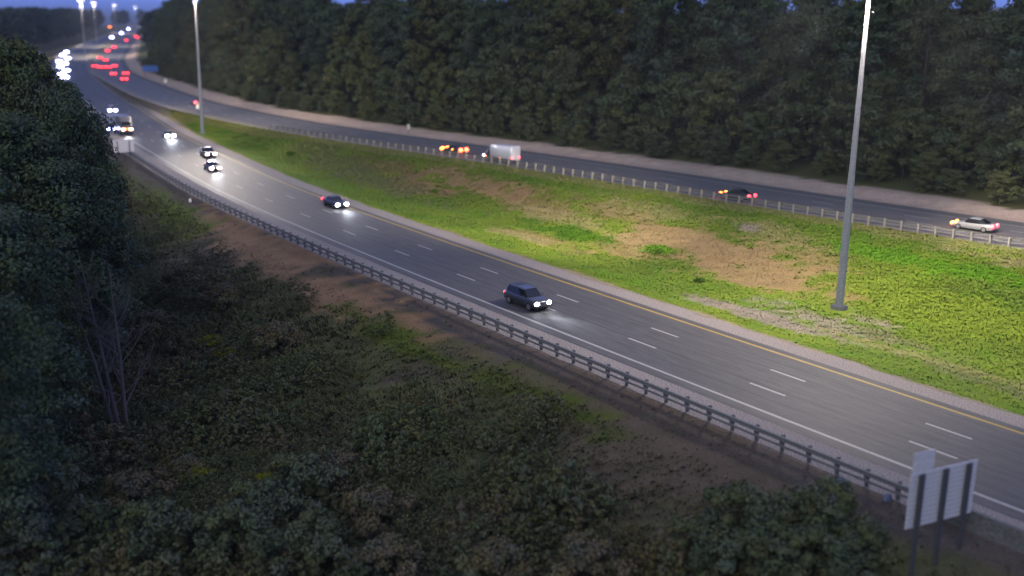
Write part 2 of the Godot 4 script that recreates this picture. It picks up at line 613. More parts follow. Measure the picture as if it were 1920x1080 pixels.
func build_grass() -> void:
	rng.seed = 411
	var mast_at := hit(1573, 578)
	# the median
	var places := []
	var tries := 0
	while tries < 190000:
		tries += 1
		var s := 158.0 + 300.0 * pow(rng.randf(), 1.7)
		var cn := curve_at(near_pts, s)
		var tn := curve_dir(near_pts, s)
		var pa := cn + side_of(tn) * N_RIGHT
		var fc := curve_co(far_pts, pa)
		var w := -fc.y + F_LEFT
		if w < 0.6:
			continue
		var e := rng.randf() * w
		var p2 := pa + side_of(tn) * e
		var f := curve_co(far_pts, p2)
		if f.y > F_LEFT - 0.3:
			continue
		var at := Vector3(p2.x, 0, p2.y)
		if not in_view(at):
			continue
		var col := cover_at(p2, Vector2(s, N_RIGHT + e), f, tn)
		var dry := clampf((col.r - col.g) * 14.0, 0.0, 1.0)
		if Vector2(mast_at.x - p2.x, mast_at.z - p2.y).length() < 1.5:
			continue
		if e < 1.3 and rng.randf() < 0.75:
			continue
		if rng.randf() < dry * 0.45:
			continue
		at.y = land_y(p2.x, p2.y) - 0.02
		places.append([at, rng.randf_range(0.6, 1.25) * lerpf(1.0, 0.6, dry) * clampf(0.55 + e * 0.12, 0.5, 1.0), tint(col * 1.22, 0.16)])
	scatter("median_grass", "rough grass and weeds covering the wide median bank", "grass", tuft_mesh(3, 0.22, 0.27, 8, 0.05), places)
	# the near bank below the guardrail
	places = []
	tries = 0
	while tries < 170000:
		tries += 1
		var s := 150.0 + 240.0 * pow(rng.randf(), 1.2)
		var e := 0.8 + 58.0 * pow(rng.randf(), 0.9)
		var at := on_near(s, N_LEFT - e)
		if not in_view(at):
			continue
		var p2 := Vector2(at.x, at.z)
		var col := cover_at(p2, Vector2(s, N_LEFT - e), Vector2(0, -60), curve_dir(near_pts, s))
		var bare := clampf((col.r - col.g) * 22.0, 0.0, 1.0)
		if e < 3.5 and rng.randf() < 0.8:
			continue
		if rng.randf() < bare * 0.35 or (e > 9.0 and rng.randf() < 0.45):
			continue
		at.y = land_y(at.x, at.z) - 0.03
		var tall := smoothstep(3.0, 16.0, e + 6.0 * noise.get_noise_2d(at.x * 2.0, at.z * 2.0))
		places.append([at, rng.randf_range(0.6, 1.3) * lerpf(0.8, 2.2, tall) * lerpf(1.0, 0.6, bare), tint(col.lerp(DARK, 0.5), 0.25)])
	scatter("bank_weeds", "dark rank weeds and grass covering the bank below the guardrail", "weeds", tuft_mesh(8, 0.30, 0.30, 8, 0.055), places)
	# leafy brush that has overgrown the lower slope
	places = []
	tries = 0
	while tries < 26000:
		tries += 1
		var s := 150.0 + 240.0 * pow(rng.randf(), 1.2)
		var e := 5.0 + 55.0 * pow(rng.randf(), 0.85)
		var at := on_near(s, N_LEFT - e)
		if not in_view(at, 90.0):
			continue
		var lump := noise.get_noise_2d(at.x * 4.0, at.z * 4.0)
		var thick := smoothstep(5.0, 15.0, e + 9.0 * lump)
		if rng.randf() > thick:
			continue
		at.y = land_y(at.x, at.z) - 0.1
		var c1 := cover_at(Vector2(at.x, at.z), Vector2(s, N_LEFT - e), Vector2(0, -60), curve_dir(near_pts, s))
		var kind := noise_fine.get_noise_2d(at.x * 0.8 + 40.0, at.z * 0.8)
		c1 = c1.lerp(Color(0.105, 0.118, 0.062), 0.6)
		if kind > 0.22:
			c1 = c1.lerp(Color(0.15, 0.115, 0.06), 0.6)
		elif kind < -0.3:
			c1 = c1.lerp(Color(0.08, 0.105, 0.06), 0.6)
		places.append([at, rng.randf_range(0.5, 1.25) * (1.0 + 0.9 * maxf(lump, 0.0) * 2.0) * lerpf(0.7, 1.15, thick), tint(c1, 0.22)])
	scatter("slope_brush", "dense overgrown leafy brush covering the dark slope below the bank", "brush", crown_mesh(77, 0.05, 1.15, 0.66, 14, 22, 0.07, Color(1, 1, 1)), places)

# ------------------------------------------------------------------ street furniture
func smooth_mesh(tris: PackedVector3Array) -> ArrayMesh:
	var st := SurfaceTool.new()
	st.begin(Mesh.PRIMITIVE_TRIANGLES)
	st.set_smooth_group(0)
	for p in tris:
		st.add_vertex(p)
	st.generate_normals()
	return st.commit()

func beam_panel(length: float) -> ArrayMesh:      # a length of W-shaped rail along x, traffic side towards -z
	var prof := [[0.0, 1.03], [-0.09, 0.99], [-0.09, 0.91], [-0.03, 0.88], [-0.03, 0.85], [-0.09, 0.82], [-0.09, 0.75], [0.0, 0.71]]
	var ring := []
	for q in prof:
		ring.append(Vector2(q[0], q[1]))
	for i in range(prof.size() - 1, -1, -1):
		ring.append(Vector2(prof[i][0] + 0.018, prof[i][1]))
	var t := PackedVector3Array()
	var h := length * 0.5
	for i in ring.size():
		var a: Vector2 = ring[i]
		var b: Vector2 = ring[(i + 1) % ring.size()]
		quad(t, Vector3(-h, a.y, a.x), Vector3(-h, b.y, b.x), Vector3(h, b.y, b.x), Vector3(h, a.y, a.x))
	return flat_mesh(t)

func guardrail(called: String, label: String, c: int, s0: float, s1: float, o: float, spacing: float, faces: float, m_post: Material) -> void:
	var mid := on_near((s0 + s1) * 0.5, o) if c == 0 else on_far((s0 + s1) * 0.5, o)
	var root := thing(called, label, "guardrail", mid)
	var post := flat_mesh(block(Vector3(0.17, 1.6, 0.2), 0.015, Vector3(0, 0.24, 0.24)))
	var spacer := flat_mesh(block(Vector3(0.15, 0.42, 0.16), 0.01, Vector3(0, 0.72, 0.08)))
	var panel := beam_panel(spacing * 2.0 + 0.05)
	var lower := flat_mesh(block(Vector3(spacing * 2.0 + 0.04, 0.15, 0.09), 0.02, Vector3(0, 0.45, -0.03)))
	var n := int((s1 - s0) / spacing)
	for i in n:
		var s := s0 + i * spacing
		var p := on_near(s, o) if c == 0 else on_far(s, o)
		var d := curve_dir(near_pts if c == 0 else far_pts, s) * faces
		var b := Basis(Vector3(d.x, 0, d.y), Vector3.UP, Vector3(-d.y, 0, d.x))
		var wob := Vector3(0, 0.015 * noise_fine.get_noise_1d(s * 7.0), 0)
		var q := put("post", post, m_post, root)
		q.transform = Transform3D(b * Basis(Vector3.RIGHT, 0.05 * noise_fine.get_noise_1d(s * 31.0)), p - mid + wob)
		var k := put("spacer", spacer, m_post, q)
		k.position = Vector3.ZERO
		if i % 2 == 0 and i < n - 2:
			var pm := on_near(s + spacing, o) if c == 0 else on_far(s + spacing, o)
			var r := put("rail", panel, M.galvanised, root)
			r.transform = Transform3D(b, pm - mid + wob)
			var r2 := put("lower_rail", lower, M.galvanised, root)
			r2.transform = Transform3D(b, pm - mid + wob)

func mast(at: Vector3, label: String, height: float, e_down: float, e_along: float, detail: bool) -> void:
	var root := thing("light_mast", label, "light mast", at, 0.0, "high masts along the highway")
	put("plinth", tube([Vector3(0, -0.6, 0), Vector3(0, 0.22, 0), Vector3(0, 0.26, 0)], [0.78, 0.78, 0.72], 24), M.concrete, root)
	put("base_flange", tube([Vector3(0, 0.25, 0), Vector3(0, 0.33, 0)], [0.52, 0.52], 20), M.mast, root)
	put("lower_pole", tube([Vector3(0, 0.25, 0), Vector3(0, height * 0.42, 0)], [0.38, 0.3], 20), M.mast, root)
	put("upper_pole", tube([Vector3(0, height * 0.42, 0), Vector3(0, height * 0.421, 0), Vector3(0, height, 0)], [0.3, 0.275, 0.14], 20), M.mast, root)
	put("hand_hole_cover", flat_mesh(block(Vector3(0.22, 0.5, 0.06), 0.02, Vector3(0, 0.9, 0.37))), M.mast, root)
	var ring := []
	var rad := []
	for k in 25:
		var a := TAU * k / 24.0
		ring.append(Vector3(cos(a) * 1.1, height - 0.4, sin(a) * 1.1))
		rad.append(0.06)
	put("lamp_ring", tube(ring, rad, 6, false), M.mast, root)
	put("lamp_head", tube([Vector3(0, height - 0.8, 0), Vector3(0, height - 0.6, 0), Vector3(0, height + 0.4, 0)], [0.3, 0.45, 0.16], 16), M.mast, root)
	var n := 8
	var body := smooth_mesh(block(Vector3(0.55, 0.3, 0.75), 0.1))
	var lens := smooth_mesh(block(Vector3(0.46, 0.1, 0.62), 0.04))
	var strut := tube([Vector3(0, 0, 0.95), Vector3(0, 0, -0.3)], [0.05, 0.05], 6)
	for k in n:
		var a := TAU * k / n
		var lu := put("luminaire", body, M.mast, root, Vector3(cos(a) * 1.35, height - 0.35, sin(a) * 1.35))
		lu.rotation.y = PI / 2.0 - a
		put("strut", strut, M.mast, lu, Vector3(0, 0.02, -1.0))
		var ln := put("lamp_lens", lens, M.mast_lamp, lu, Vector3(0, -0.2, 0))
		ln.rotation.x = 0.0
	var tn := curve_dir(near_pts, curve_co(near_pts, Vector2(at.x, at.z)).x)
	var t3 := Vector3(tn.x, 0, tn.y)
	var aims := [[Vector3.DOWN, 70.0, e_down]]
	if detail:
		aims.append([(Vector3.DOWN * 0.38 + t3).normalized(), 31.0, e_along])
		aims.append([(Vector3.DOWN * 0.60 + Vector3(-t3.z, 0, t3.x)).normalized(), 22.0, maxf(e_along - 5200.0, 0.0)])
		aims.append([(Vector3.DOWN * 0.38 - t3).normalized(), 31.0, e_along])
	for q in aims:
		var l := SpotLight3D.new()
		l.name = "mast_light"
		l.light_color = Color(1.0, 0.94, 0.87)
		l.light_energy = q[2]
		l.spot_range = 300.0
		l.spot_attenuation = 2.0
		l.spot_angle = q[1]
		l.spot_angle_attenuation = 0.6 if q[0] == Vector3.DOWN else 2.0
		l.light_size = 1.5
		l.shadow_enabled = true
		root.add_child(l, true)
		var dir: Vector3 = q[0]
		l.position = Vector3(0, height - 1.4, 0)
		l.basis = Basis.looking_at(dir, Vector3.RIGHT if absf(dir.y) > 0.9 else Vector3.UP)

# ------------------------------------------------------------------ vehicles
func loft(rings: Array) -> PackedVector3Array:       # rings of equal length, front (-z) to rear
	var t := PackedVector3Array()
	var n: int = rings[0].size()
	for k in rings.size() - 1:
		for i in n:
			var j := (i + 1) % n
			quad(t, rings[k][i], rings[k + 1][i], rings[k + 1][j], rings[k][j])
	for i in range(1, n - 1):
		t.append_array([rings[0][0], rings[0][i], rings[0][i + 1]])
		var e := rings.size() - 1
		t.append_array([rings[e][0], rings[e][i + 1], rings[e][i]])
	return t

func hull_ring(z: float, hw: float, yb: float, yt: float) -> Array:      # anticlockwise seen from the front
	var m := lerpf(yb, yt, 0.62)
	var half := [[hw * 0.82, yb], [hw * 0.97, yb + 0.08], [hw, m], [hw * 0.96, yt - 0.05], [hw * 0.82, yt]]
	var r := []
	for q in half:
		r.append(Vector3(q[0], q[1], z))
	for i in range(4, -1, -1):
		r.append(Vector3(-half[i][0], half[i][1], z))
	return r

func cabin_ring(z: float, wb: float, wt: float, yb: float, yt: float) -> Array:
	return [Vector3(wb, yb, z), Vector3(wt, yt - 0.06, z), Vector3(wt - 0.1, yt, z), Vector3(-wt + 0.1, yt, z), Vector3(-wt, yt - 0.06, z), Vector3(-wb, yb, z)]

const SHAPES := {
	"sedan": {"l": 4.7, "hull": [[-0.5, 0.74, 0.36, 0.6], [-0.48, 0.84, 0.26, 0.7], [-0.38, 0.9, 0.22, 0.8], [-0.2, 0.91, 0.2, 0.9], [0.1, 0.91, 0.2, 0.93], [0.34, 0.91, 0.2, 0.97], [0.46, 0.86, 0.26, 0.95], [0.5, 0.76, 0.36, 0.85]],
		"cab": [[-0.23, 0.78, 0.76, 0.84, 0.9], [-0.08, 0.84, 0.6, 0.88, 1.4], [0.04, 0.84, 0.61, 0.88, 1.45], [0.17, 0.83, 0.6, 0.9, 1.4], [0.36, 0.74, 0.68, 0.9, 0.98]], "roof": [-0.08, 0.18], "wheel": 0.33},
	"suv": {"l": 4.8, "hull": [[-0.5, 0.8, 0.42, 0.85], [-0.48, 0.9, 0.32, 0.95], [-0.36, 0.95, 0.28, 1.05], [-0.2, 0.95, 0.28, 1.1], [0.1, 0.95, 0.28, 1.12], [0.4, 0.95, 0.28, 1.14], [0.48, 0.92, 0.32, 1.12], [0.5, 0.84, 0.42, 1.0]],
		"cab": [[-0.24, 0.84, 0.8, 1.02, 1.1], [-0.09, 0.88, 0.68, 1.05, 1.68], [0.1, 0.88, 0.7, 1.05, 1.74], [0.38, 0.88, 0.68, 1.05, 1.7], [0.47, 0.84, 0.7, 1.08, 1.2]], "roof": [-0.1, 0.4], "wheel": 0.38},
	"van": {"l": 6.6, "hull": [[-0.25, 1.0, 0.5, 2.66], [-0.24, 1.06, 0.42, 2.76], [0.1, 1.07, 0.4, 2.8], [0.2, 1.07, 0.4, 2.8], [0.3, 1.07, 0.4, 2.8], [0.44, 1.07, 0.4, 2.8], [0.49, 1.06, 0.42, 2.77], [0.5, 1.0, 0.5, 2.68]],
		"nose": [[-0.5, 0.84, 0.45, 0.95], [-0.485, 0.94, 0.36, 1.1], [-0.40, 1.0, 0.32, 1.3], [-0.33, 1.0, 0.32, 2.15], [-0.29, 1.0, 0.32, 2.3], [-0.252, 1.0, 0.34, 2.3]],
		"cab": [[-0.41, 0.86, 0.84, 1.26, 1.34], [-0.345, 1.015, 0.86, 1.3, 2.1], [-0.30, 1.015, 0.9, 1.3, 2.12]], "roof": [], "wheel": 0.38},
	"truck": {"l": 8.5, "hull": [[-0.5, 0.95, 0.5, 1.6], [-0.49, 1.1, 0.45, 1.75], [-0.38, 1.15, 0.45, 1.9], [-0.36, 1.15, 0.45, 2.9], [-0.27, 1.15, 0.45, 3.0], [-0.26, 1.25, 0.7, 3.6], [0.49, 1.25, 0.7, 3.6], [0.5, 1.2, 0.75, 3.55]],
		"cab": [[-0.395, 0.9, 0.88, 1.8, 1.9], [-0.365, 1.0, 0.95, 1.85, 2.7], [-0.35, 1.0, 0.95, 1.85, 2.8]], "roof": [], "wheel": 0.5},
}

var wheel_mesh: Mesh
var rim_mesh: Mesh
var lens_mesh: Mesh
var shape_cache := {}

func vehicle(called: String, shape: String, paint: Material, label: String, group: String, at: Vector3, dir: Vector3, head: Material, tail: Material, lens := 1.0, beam := 0.0, tail_size := 1.0) -> Node3D:
	var turn := atan2(-dir.x, -dir.z)
	var cat := {"sedan": "car", "suv": "car", "van": "van", "truck": "truck"}
	var root := thing(called, label, cat[shape], at, turn, group)
	var sh: Dictionary = SHAPES[shape]
	var l: float = sh.l
	if not shape_cache.has(shape):
		var rings := []
		for q in sh.hull:
			rings.append(hull_ring(q[0] * l, q[1], q[2], q[3]))
		var cab := []
		for q in sh.cab:
			cab.append(cabin_ring(q[0] * l, q[1], q[2], q[3], q[4]))
		var roof := PackedVector3Array()
		if sh.roof.size():
			var q: Array = sh.cab[2]
			var h0: float = sh.cab[1][4]
			var h2: float = sh.cab[3][4]
			var w: float = q[2]
			var z0: float = sh.roof[0] * l
			var z1: float = sh.roof[1] * l
			roof = loft([cabin_ring(z0, w - 0.02, w - 0.04, h0 - 0.05, h0 + 0.02), cabin_ring(lerpf(z0, z1, 0.45), w + 0.02, w, q[4] - 0.06, q[4] + 0.03), cabin_ring(z1, w - 0.02, w - 0.04, h2 - 0.05, h2 + 0.02)])
		shape_cache[shape] = [smooth_mesh(loft(rings)), flat_mesh(loft(cab)), flat_mesh(roof) if roof.size() else null, null]
		if sh.has("nose"):
			var nose := []
			for q in sh.nose:
				nose.append(hull_ring(q[0] * l, q[1], q[2], q[3]))
			shape_cache[shape][3] = smooth_mesh(loft(nose))
	var ms: Array = shape_cache[shape]
	put("body", ms[0], paint, root)
	put("windows", ms[1], M.glass, root)
	if ms[3]:
		put("cab", ms[3], M.navy if paint == M.white else paint, root)
	if ms[2]:
		put("roof_panel", ms[2], paint, root)
	var hw: float = sh.hull[3][1]
	var wr: float = sh.wheel
	for zx in [[-0.32, 1], [-0.32, -1], [0.30, 1], [0.30, -1]]:
		var w := put("wheel", wheel_mesh, M.tyre, root, Vector3((hw - 0.08) * zx[1], wr, zx[0] * l))
		w.scale = Vector3(1, wr / 0.33, wr / 0.33)
		var rm := put("rim", rim_mesh, M.rim, w, Vector3(0.1 * zx[1], 0, 0))
		rm.scale = Vector3.ONE
	var hy: float = (sh.hull[1][2] + sh.hull[1][3]) * 0.5 + 0.12 if not sh.has("nose") else 0.85
	for sx in [-1, 1]:
		var a := put("headlight", lens_mesh, head, root, Vector3(hw * 0.68 * sx, hy, -0.487 * l))
		a.scale = Vector3(0.24, 0.15, 0.16) * lens  # lenses scaled up to stand in for bloom, tail lamps too
		var ty: float = lerpf(sh.hull[6][2], sh.hull[6][3], 0.72) if shape != "van" and shape != "truck" else 0.95
		var b := put("tail_light", lens_mesh, tail, root, Vector3(hw * 0.72 * sx, ty, 0.488 * l))
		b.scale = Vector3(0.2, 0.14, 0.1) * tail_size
		put("mirror", lens_mesh, paint, root, Vector3((hw + 0.1) * sx, float(sh.cab[0][4]) + 0.1, (float(sh.cab[0][0]) + 0.06) * l)).scale = Vector3(0.1, 0.08, 0.06)
	put("number_plate", flat_mesh(block(Vector3(0.5, 0.16, 0.03), 0.01, Vector3(0, 0.5, 0.505 * l))), M.plate, root)
	put("grille", flat_mesh(block(Vector3(hw * 0.8, 0.16, 0.06), 0.02, Vector3(0, float(sh.hull[0][2]) + 0.1, -0.5 * l))), M.tyre, root)
	if beam > 0.0:
		for sx in [0]:
			var s := SpotLight3D.new()
			s.name = "headlight_beam"
			s.light_color = Color(0.93, 0.96, 1.0)
			s.light_energy = beam * 2.0
			s.spot_range = 80.0
			s.spot_attenuation = 2.0
			s.spot_angle = 26.0
			s.spot_angle_attenuation = 1.6
			s.light_size = 0.6
			s.shadow_enabled = true
			root.add_child(s, true)
			s.position = Vector3(hw * 0.68 * sx, hy, -0.5 * l - 0.2 * lens)
			s.rotation = Vector3(-0.05, 0, 0)
	return root

func ahead(c: int, at: Vector3) -> Vector3:
	var q := near_pts if c == 0 else far_pts
	var d := curve_dir(q, curve_co(q, Vector2(at.x, at.z)).x)
	return Vector3(d.x, 0, d.y)

# ------------------------------------------------------------------ everything
func _ready() -> void:
	# camera
	var c := cos(PITCH)
	var s := sin(PITCH)
	var cr := cos(ROLL)
	var sr := sin(ROLL)
	cam_right = Vector3(cr, sr * c, -sr * s)
	cam_up = Vector3(-sr, cr * c, -cr * s)
	cam_fwd = Vector3(0, -s, -c)
	var cam := Camera3D.new()
	cam.name = "camera"
	add_child(cam)
	cam.transform = Transform3D(Basis(cam_right, cam_up, -cam_fwd), Vector3(0, CAM_H, 0))
	cam.fov = rad_to_deg(2.0 * atan(540.0 / FOCAL))
	cam.near = 0.5
	cam.far = 6000.0
	cam.current = true
	# a wide-open lens: sharpest at the middle of the near carriageway, soft before and beyond
	var lens := CameraAttributesPhysical.new()
	lens.frustum_focal_length = 12.0 / (540.0 / FOCAL)
	lens.frustum_focus_distance = 90.0
	lens.exposure_aperture = 0.12
	lens.frustum_near = 0.5
	lens.frustum_far = 6000.0
	cam.attributes = lens
	# sky and air
	var sky_m := ProceduralSkyMaterial.new()
	sky_m.sky_top_color = Color(0.56, 0.63, 0.90)
	sky_m.sky_horizon_color = Color(0.44, 0.56, 0.95)
	sky_m.sky_curve = 0.35
	sky_m.ground_bottom_color = Color(0.1, 0.1, 0.1)
	sky_m.ground_horizon_color = Color(0.3, 0.34, 0.5)
	var sky := Sky.new()
	sky.sky_material = sky_m
	var env := Environment.new()
	env.background_mode = Environment.BG_SKY
	env.sky = sky
	env.background_energy_multiplier = 1.0
	env.tonemap_mode = Environment.TONE_MAPPER_LINEAR
	env.tonemap_exposure = 1.0
	env.fog_enabled = true          # thin evening haze
	env.fog_density = 0.00012
	env.fog_light_color = Color(0.86, 0.88, 0.95)
	env.sdfgi_enabled = true
	env.ssao_enabled = true
	env.ssil_enabled = true
	var we := WorldEnvironment.new()
	we.name = "environment"
	we.environment = env
	add_child(we)
	# the broad glow left in the sky after sunset, behind the camera
	var sun := DirectionalLight3D.new()
	sun.name = "twilight"
	sun.light_color = Color(0.90, 0.94, 1.0)
	sun.light_energy = 0.34
	sun.light_angular_distance = 60.0
	sun.shadow_enabled = true
	add_child(sun)
	sun.look_at_from_position(Vector3(-25, 30, 45), Vector3.ZERO)

	noise.seed = 5
	noise.frequency = 0.02
	noise_fine.seed = 9
	noise_fine.frequency = 0.11
	near_pts = make_curve(NEAR_CTRL)
	far_pts = make_curve(FAR_CTRL)
	make_materials()
	lay_patches()
	build_ground()
	build_roads()
	build_masts()
	build_guardrails()
	build_signs()
	build_woods()
	build_bushes()
	build_grass()
	build_traffic()

func make_materials() -> void:
	M.earth = vmat(0.95)
	textured(M.earth, 21, 0.35, 0.75, 1.15, 6.0)
	M.grass = vmat(0.8, 0.3)
	M.leaf = vmat(0.75, 0.3)
	M.bark = textured(mat(Color(0.07, 0.055, 0.045), 0.95), 4, 1.5, 0.6, 1.1)
	M.dead_bark = textured(mat(Color(0.17, 0.15, 0.145), 0.95), 6, 2.0, 0.7, 1.1)
	M.gravel = textured(mat(Color(0.33, 0.285, 0.265), 0.95), 33, 0.6, 0.6, 1.15, 7.0)
	M.concrete = textured(mat(Color(0.34, 0.32, 0.29), 0.85), 41, 0.8, 0.7, 1.1, 2.0)
	M.barrier = textured(mat(Color(0.16, 0.155, 0.15), 0.9), 43, 0.4, 0.6, 1.1, 2.0)  # darker than plain concrete: the shade on its back is in the colour
	M.mast = textured(mat(Color(0.40, 0.40, 0.44), 0.5, 0.15), 44, 0.5, 0.8, 1.05)
	M.galvanised = textured(mat(Color(0.22, 0.215, 0.22), 0.7, 0.1), 45, 0.7, 0.6, 1.1)
	M.post_shaded = textured(mat(Color(0.16, 0.15, 0.15), 0.85), 46, 1.0, 0.6, 1.1)  # near posts, their shaded side put into the tone
	M.post_lit = textured(mat(Color(0.36, 0.33, 0.29), 0.85), 47, 1.0, 0.7, 1.1)  # far posts of the same kind, mast light put into the tone
	M.paint_white = textured(mat(Color(0.52, 0.50, 0.47), 0.6), 48, 1.3, 0.55, 1.05)
	M.paint_yellow = textured(mat(Color(0.52, 0.36, 0.05), 0.6), 49, 1.3, 0.55, 1.05)
	M.aluminium = textured(mat(Color(0.72, 0.68, 0.72), 0.5, 0.1), 50, 0.9, 0.85, 1.05)
	M.sign_blue = mat(Color(0.05, 0.16, 0.55), 0.5)
	M.sign_white = mat(Color(0.7, 0.72, 0.66), 0.5)
	M.steel_dark = mat(Color(0.06, 0.06, 0.07), 0.6)
	M.glass = mat(Color(0.012, 0.013, 0.016), 0.08)
	M.tyre = mat(Color(0.018, 0.018, 0.018), 0.85)
	M.rim = mat(Color(0.3, 0.3, 0.32), 0.4, 0.7)
	M.plate = mat(Color(0.5, 0.52, 0.55), 0.5)
	M.head = glow(Color(0.95, 0.97, 1.0), 40.0)
	M.head_warm = glow(Color(1.0, 0.86, 0.84), 14.0)
	M.head_blue = glow(Color(0.70, 0.72, 1.0), 30.0)
	M.head_off = mat(Color(0.45, 0.46, 0.5), 0.15)
	M.tail = glow(Color(1.0, 0.15, 0.22), 5.0)
	M.tail_hot = glow(Color(1.0, 0.28, 0.08), 14.0)
	M.amber = glow(Color(1.0, 0.50, 0.10), 14.0)
	M.mast_lamp = glow(Color(1.0, 0.93, 0.86), 30.0)
	M.tail_off = mat(Color(0.25, 0.02, 0.02), 0.3)
	for q in [["navy", Color(0.040, 0.043, 0.056)], ["black", Color(0.012, 0.013, 0.015)], ["silver", Color(0.30, 0.30, 0.31)], ["white", Color(0.66, 0.66, 0.70)], ["grey", Color(0.10, 0.10, 0.11)], ["orange", Color(0.62, 0.27, 0.04)]]:
		var m := mat(q[1], 0.35, 0.2)
		m.clearcoat_enabled = true
		m.clearcoat = 0.6
		m.clearcoat_roughness = 0.1
		M[q[0]] = m
	var tyre := CylinderMesh.new()
	tyre.top_radius = 0.33
	tyre.bottom_radius = 0.33
	tyre.height = 0.22
	tyre.radial_segments = 18
	wheel_mesh = turned(tyre)
	var rim := CylinderMesh.new()
	rim.top_radius = 0.2
	rim.bottom_radius = 0.2
	rim.height = 0.06
	rim.radial_segments = 14
	rim_mesh = turned(rim)
	var ball := SphereMesh.new()
	ball.radius = 1.0
	ball.height = 2.0
	ball.radial_segments = 8
	ball.rings = 4
	lens_mesh = ball
	# asphalt: grain, worn wheel paths and tar along the lanes
	M.asphalt = asphalt(61, 0.074, 0.62)
	M.asphalt_far = asphalt(62, 0.106, 0.62)
	M.tar = textured(mat(Color(0.034, 0.033, 0.034), 0.7), 66, 0.8, 0.6, 1.1)
	M.shoulder = textured(mat(Color(0.10, 0.098, 0.10), 0.8), 63, 0.5, 0.7, 1.1, 3.0)

func turned(m: Mesh) -> ArrayMesh:
	var st := SurfaceTool.new()
	st.append_from(m, 0, Transform3D(Basis(Vector3.BACK, PI / 2.0), Vector3.ZERO))
	return st.commit()

func asphalt(seed_: int, base: float, rough: float) -> StandardMaterial3D:
	var w := 512
	var h := 1024
	var im := Image.create(w, h, false, Image.FORMAT_RGB8)
	var n := FastNoiseLite.new()
	n.seed = seed_
	n.frequency = 1.0
	n.fractal_octaves = 3
	var r := RandomNumberGenerator.new()
	r.seed = seed_
	for y in h:
		var va := TAU * y / h
		for x in w:
			# u spans 8 m, v 40 m; long streaks follow the lane
			var ua := TAU * x / w
			var streak := n.get_noise_3d(cos(ua) * 9.0, sin(ua) * 9.0, cos(va) * 0.5) + 0.6 * n.get_noise_3d(cos(ua) * 26.0 + 7.0, sin(ua) * 26.0, sin(va) * 0.9)
			var blot := n.get_noise_3d(cos(ua) * 1.6, sin(ua) * 1.6 + cos(va) * 2.4, sin(va) * 2.4 + 31.0)
			var k := base * (1.0 + 0.30 * streak + 0.22 * blot + r.randf_range(-0.12, 0.12))
			im.set_pixel(x, y, Color(k * 1.03, k * 1.0, k * 1.01).linear_to_srgb())
	im.generate_mipmaps()
	var m := StandardMaterial3D.new()
	m.albedo_texture = ImageTexture.create_from_image(im)
	m.roughness = rough
	m.metallic_specular = 0.33
	m.normal_enabled = true
	m.normal_texture = noise_tex(0.25, seed_ + 3, Color.BLACK, Color.WHITE, 512, true, 1.2)
	m.normal_scale = 0.35
	return m

func lay_patches() -> void:
	# dead grass, bare soil and greens on the median, some dimness painted in
	patch(1330, 470, 18.0, 7.5, TAN)
	patch(1440, 520, 9.0, 4.5, TAN)
	patch(1230, 455, 8.0, 4.0, TAN, 0.8)
	patch(1010, 448, 9.0, 2.2, TAN, 0.8)
	patch(800, 350, 12.0, 4.0, BROWN, 0.8)
	patch(1000, 380, 12.0, 5.0, BROWN, 0.6)
	patch(1150, 400, 10.0, 3.0, TAN * 0.8, 0.6)
	patch(900, 345, 16.0, 4.0, BROWN * 1.1, 0.75)
	patch(720, 312, 14.0, 4.0, BROWN * 0.9, 0.6)
	patch(1250, 400, 12.0, 3.0, STRAW, 0.6)
	patch(1500, 480, 8.0, 4.0, TAN, 0.6)
	patch(620, 300, 18.0, 5.0, DARK * 1.5, 0.6)  # darker grass: the weaker mast light here is put into the colour
	patch(1180, 470, 12.0, 3.0, TAN, 0.8)
	patch(1060, 410, 12.0, 3.0, STRAW, 0.7)
	patch(1460, 440, 10.0, 3.0, STRAW, 0.7)
	patch(960, 440, 8.0, 1.6, STRAW, 0.8)
	patch(1390, 425, 3.0, 1.4, GRIT, 0.9)
	patch(1630, 605, 3.0, 1.6, GRIT)
	patch(1430, 595, 12.0, 1.8, GRIT, 0.9)
	patch(1590, 555, 3.0, 1.4, TAN)
	patch(1545, 600, 8.0, 2.4, GRIT, 0.75)
	patch(1790, 690, 12.0, 1.6, STRAW, 0.6)
	patch(1900, 490, 9.0, 1.8, STRAW, 0.8)
	patch(1240, 470, 2.6, 1.6, LUSH)
	patch(1080, 440, 8.0, 2.4, LUSH * 0.75)
	patch(1720, 490, 14.0, 2.6, LUSH * 1.1)
	patch(1850, 600, 14.0, 5.0, OLIVE)
	patch(1680, 640, 7.0, 1.6, DARK * 1.5, 0.8)  # dark of the ditch fold painted into the cover colour
	patch(1850, 720, 10.0, 1.5, DARK * 1.7, 0.7)  # the ditch fold goes on, darkened by colour
	patch(700, 340, 22.0, 4.0, DARK * 1.6, 0.7)  # dim stretch far from the mast, painted as darker cover
	patch(1100, 530, 24.0, 1.6, GREEN * 1.3)
	patch(760, 410, 26.0, 1.6, OLIVE * 1.1)
	# the near bank
	patch(480, 460, 28.0, 4.2, BROWN * 1.25)
	patch(640, 560, 15.0, 3.4, BROWN * 1.2)
	patch(760, 610, 8.0, 2.0, BROWN)
	patch(300, 390, 20.0, 3.0, OLIVE * 0.55)
	patch(800, 665, 16.0, 1.4, OLIVE * 0.5)
	patch(700, 800, 16.0, 6.0, DARK)
	patch(1200, 800, 12.0, 5.0, SOIL * 1.2)
	patch(1050, 760, 9.0, 1.6, OLIVE * 0.35)

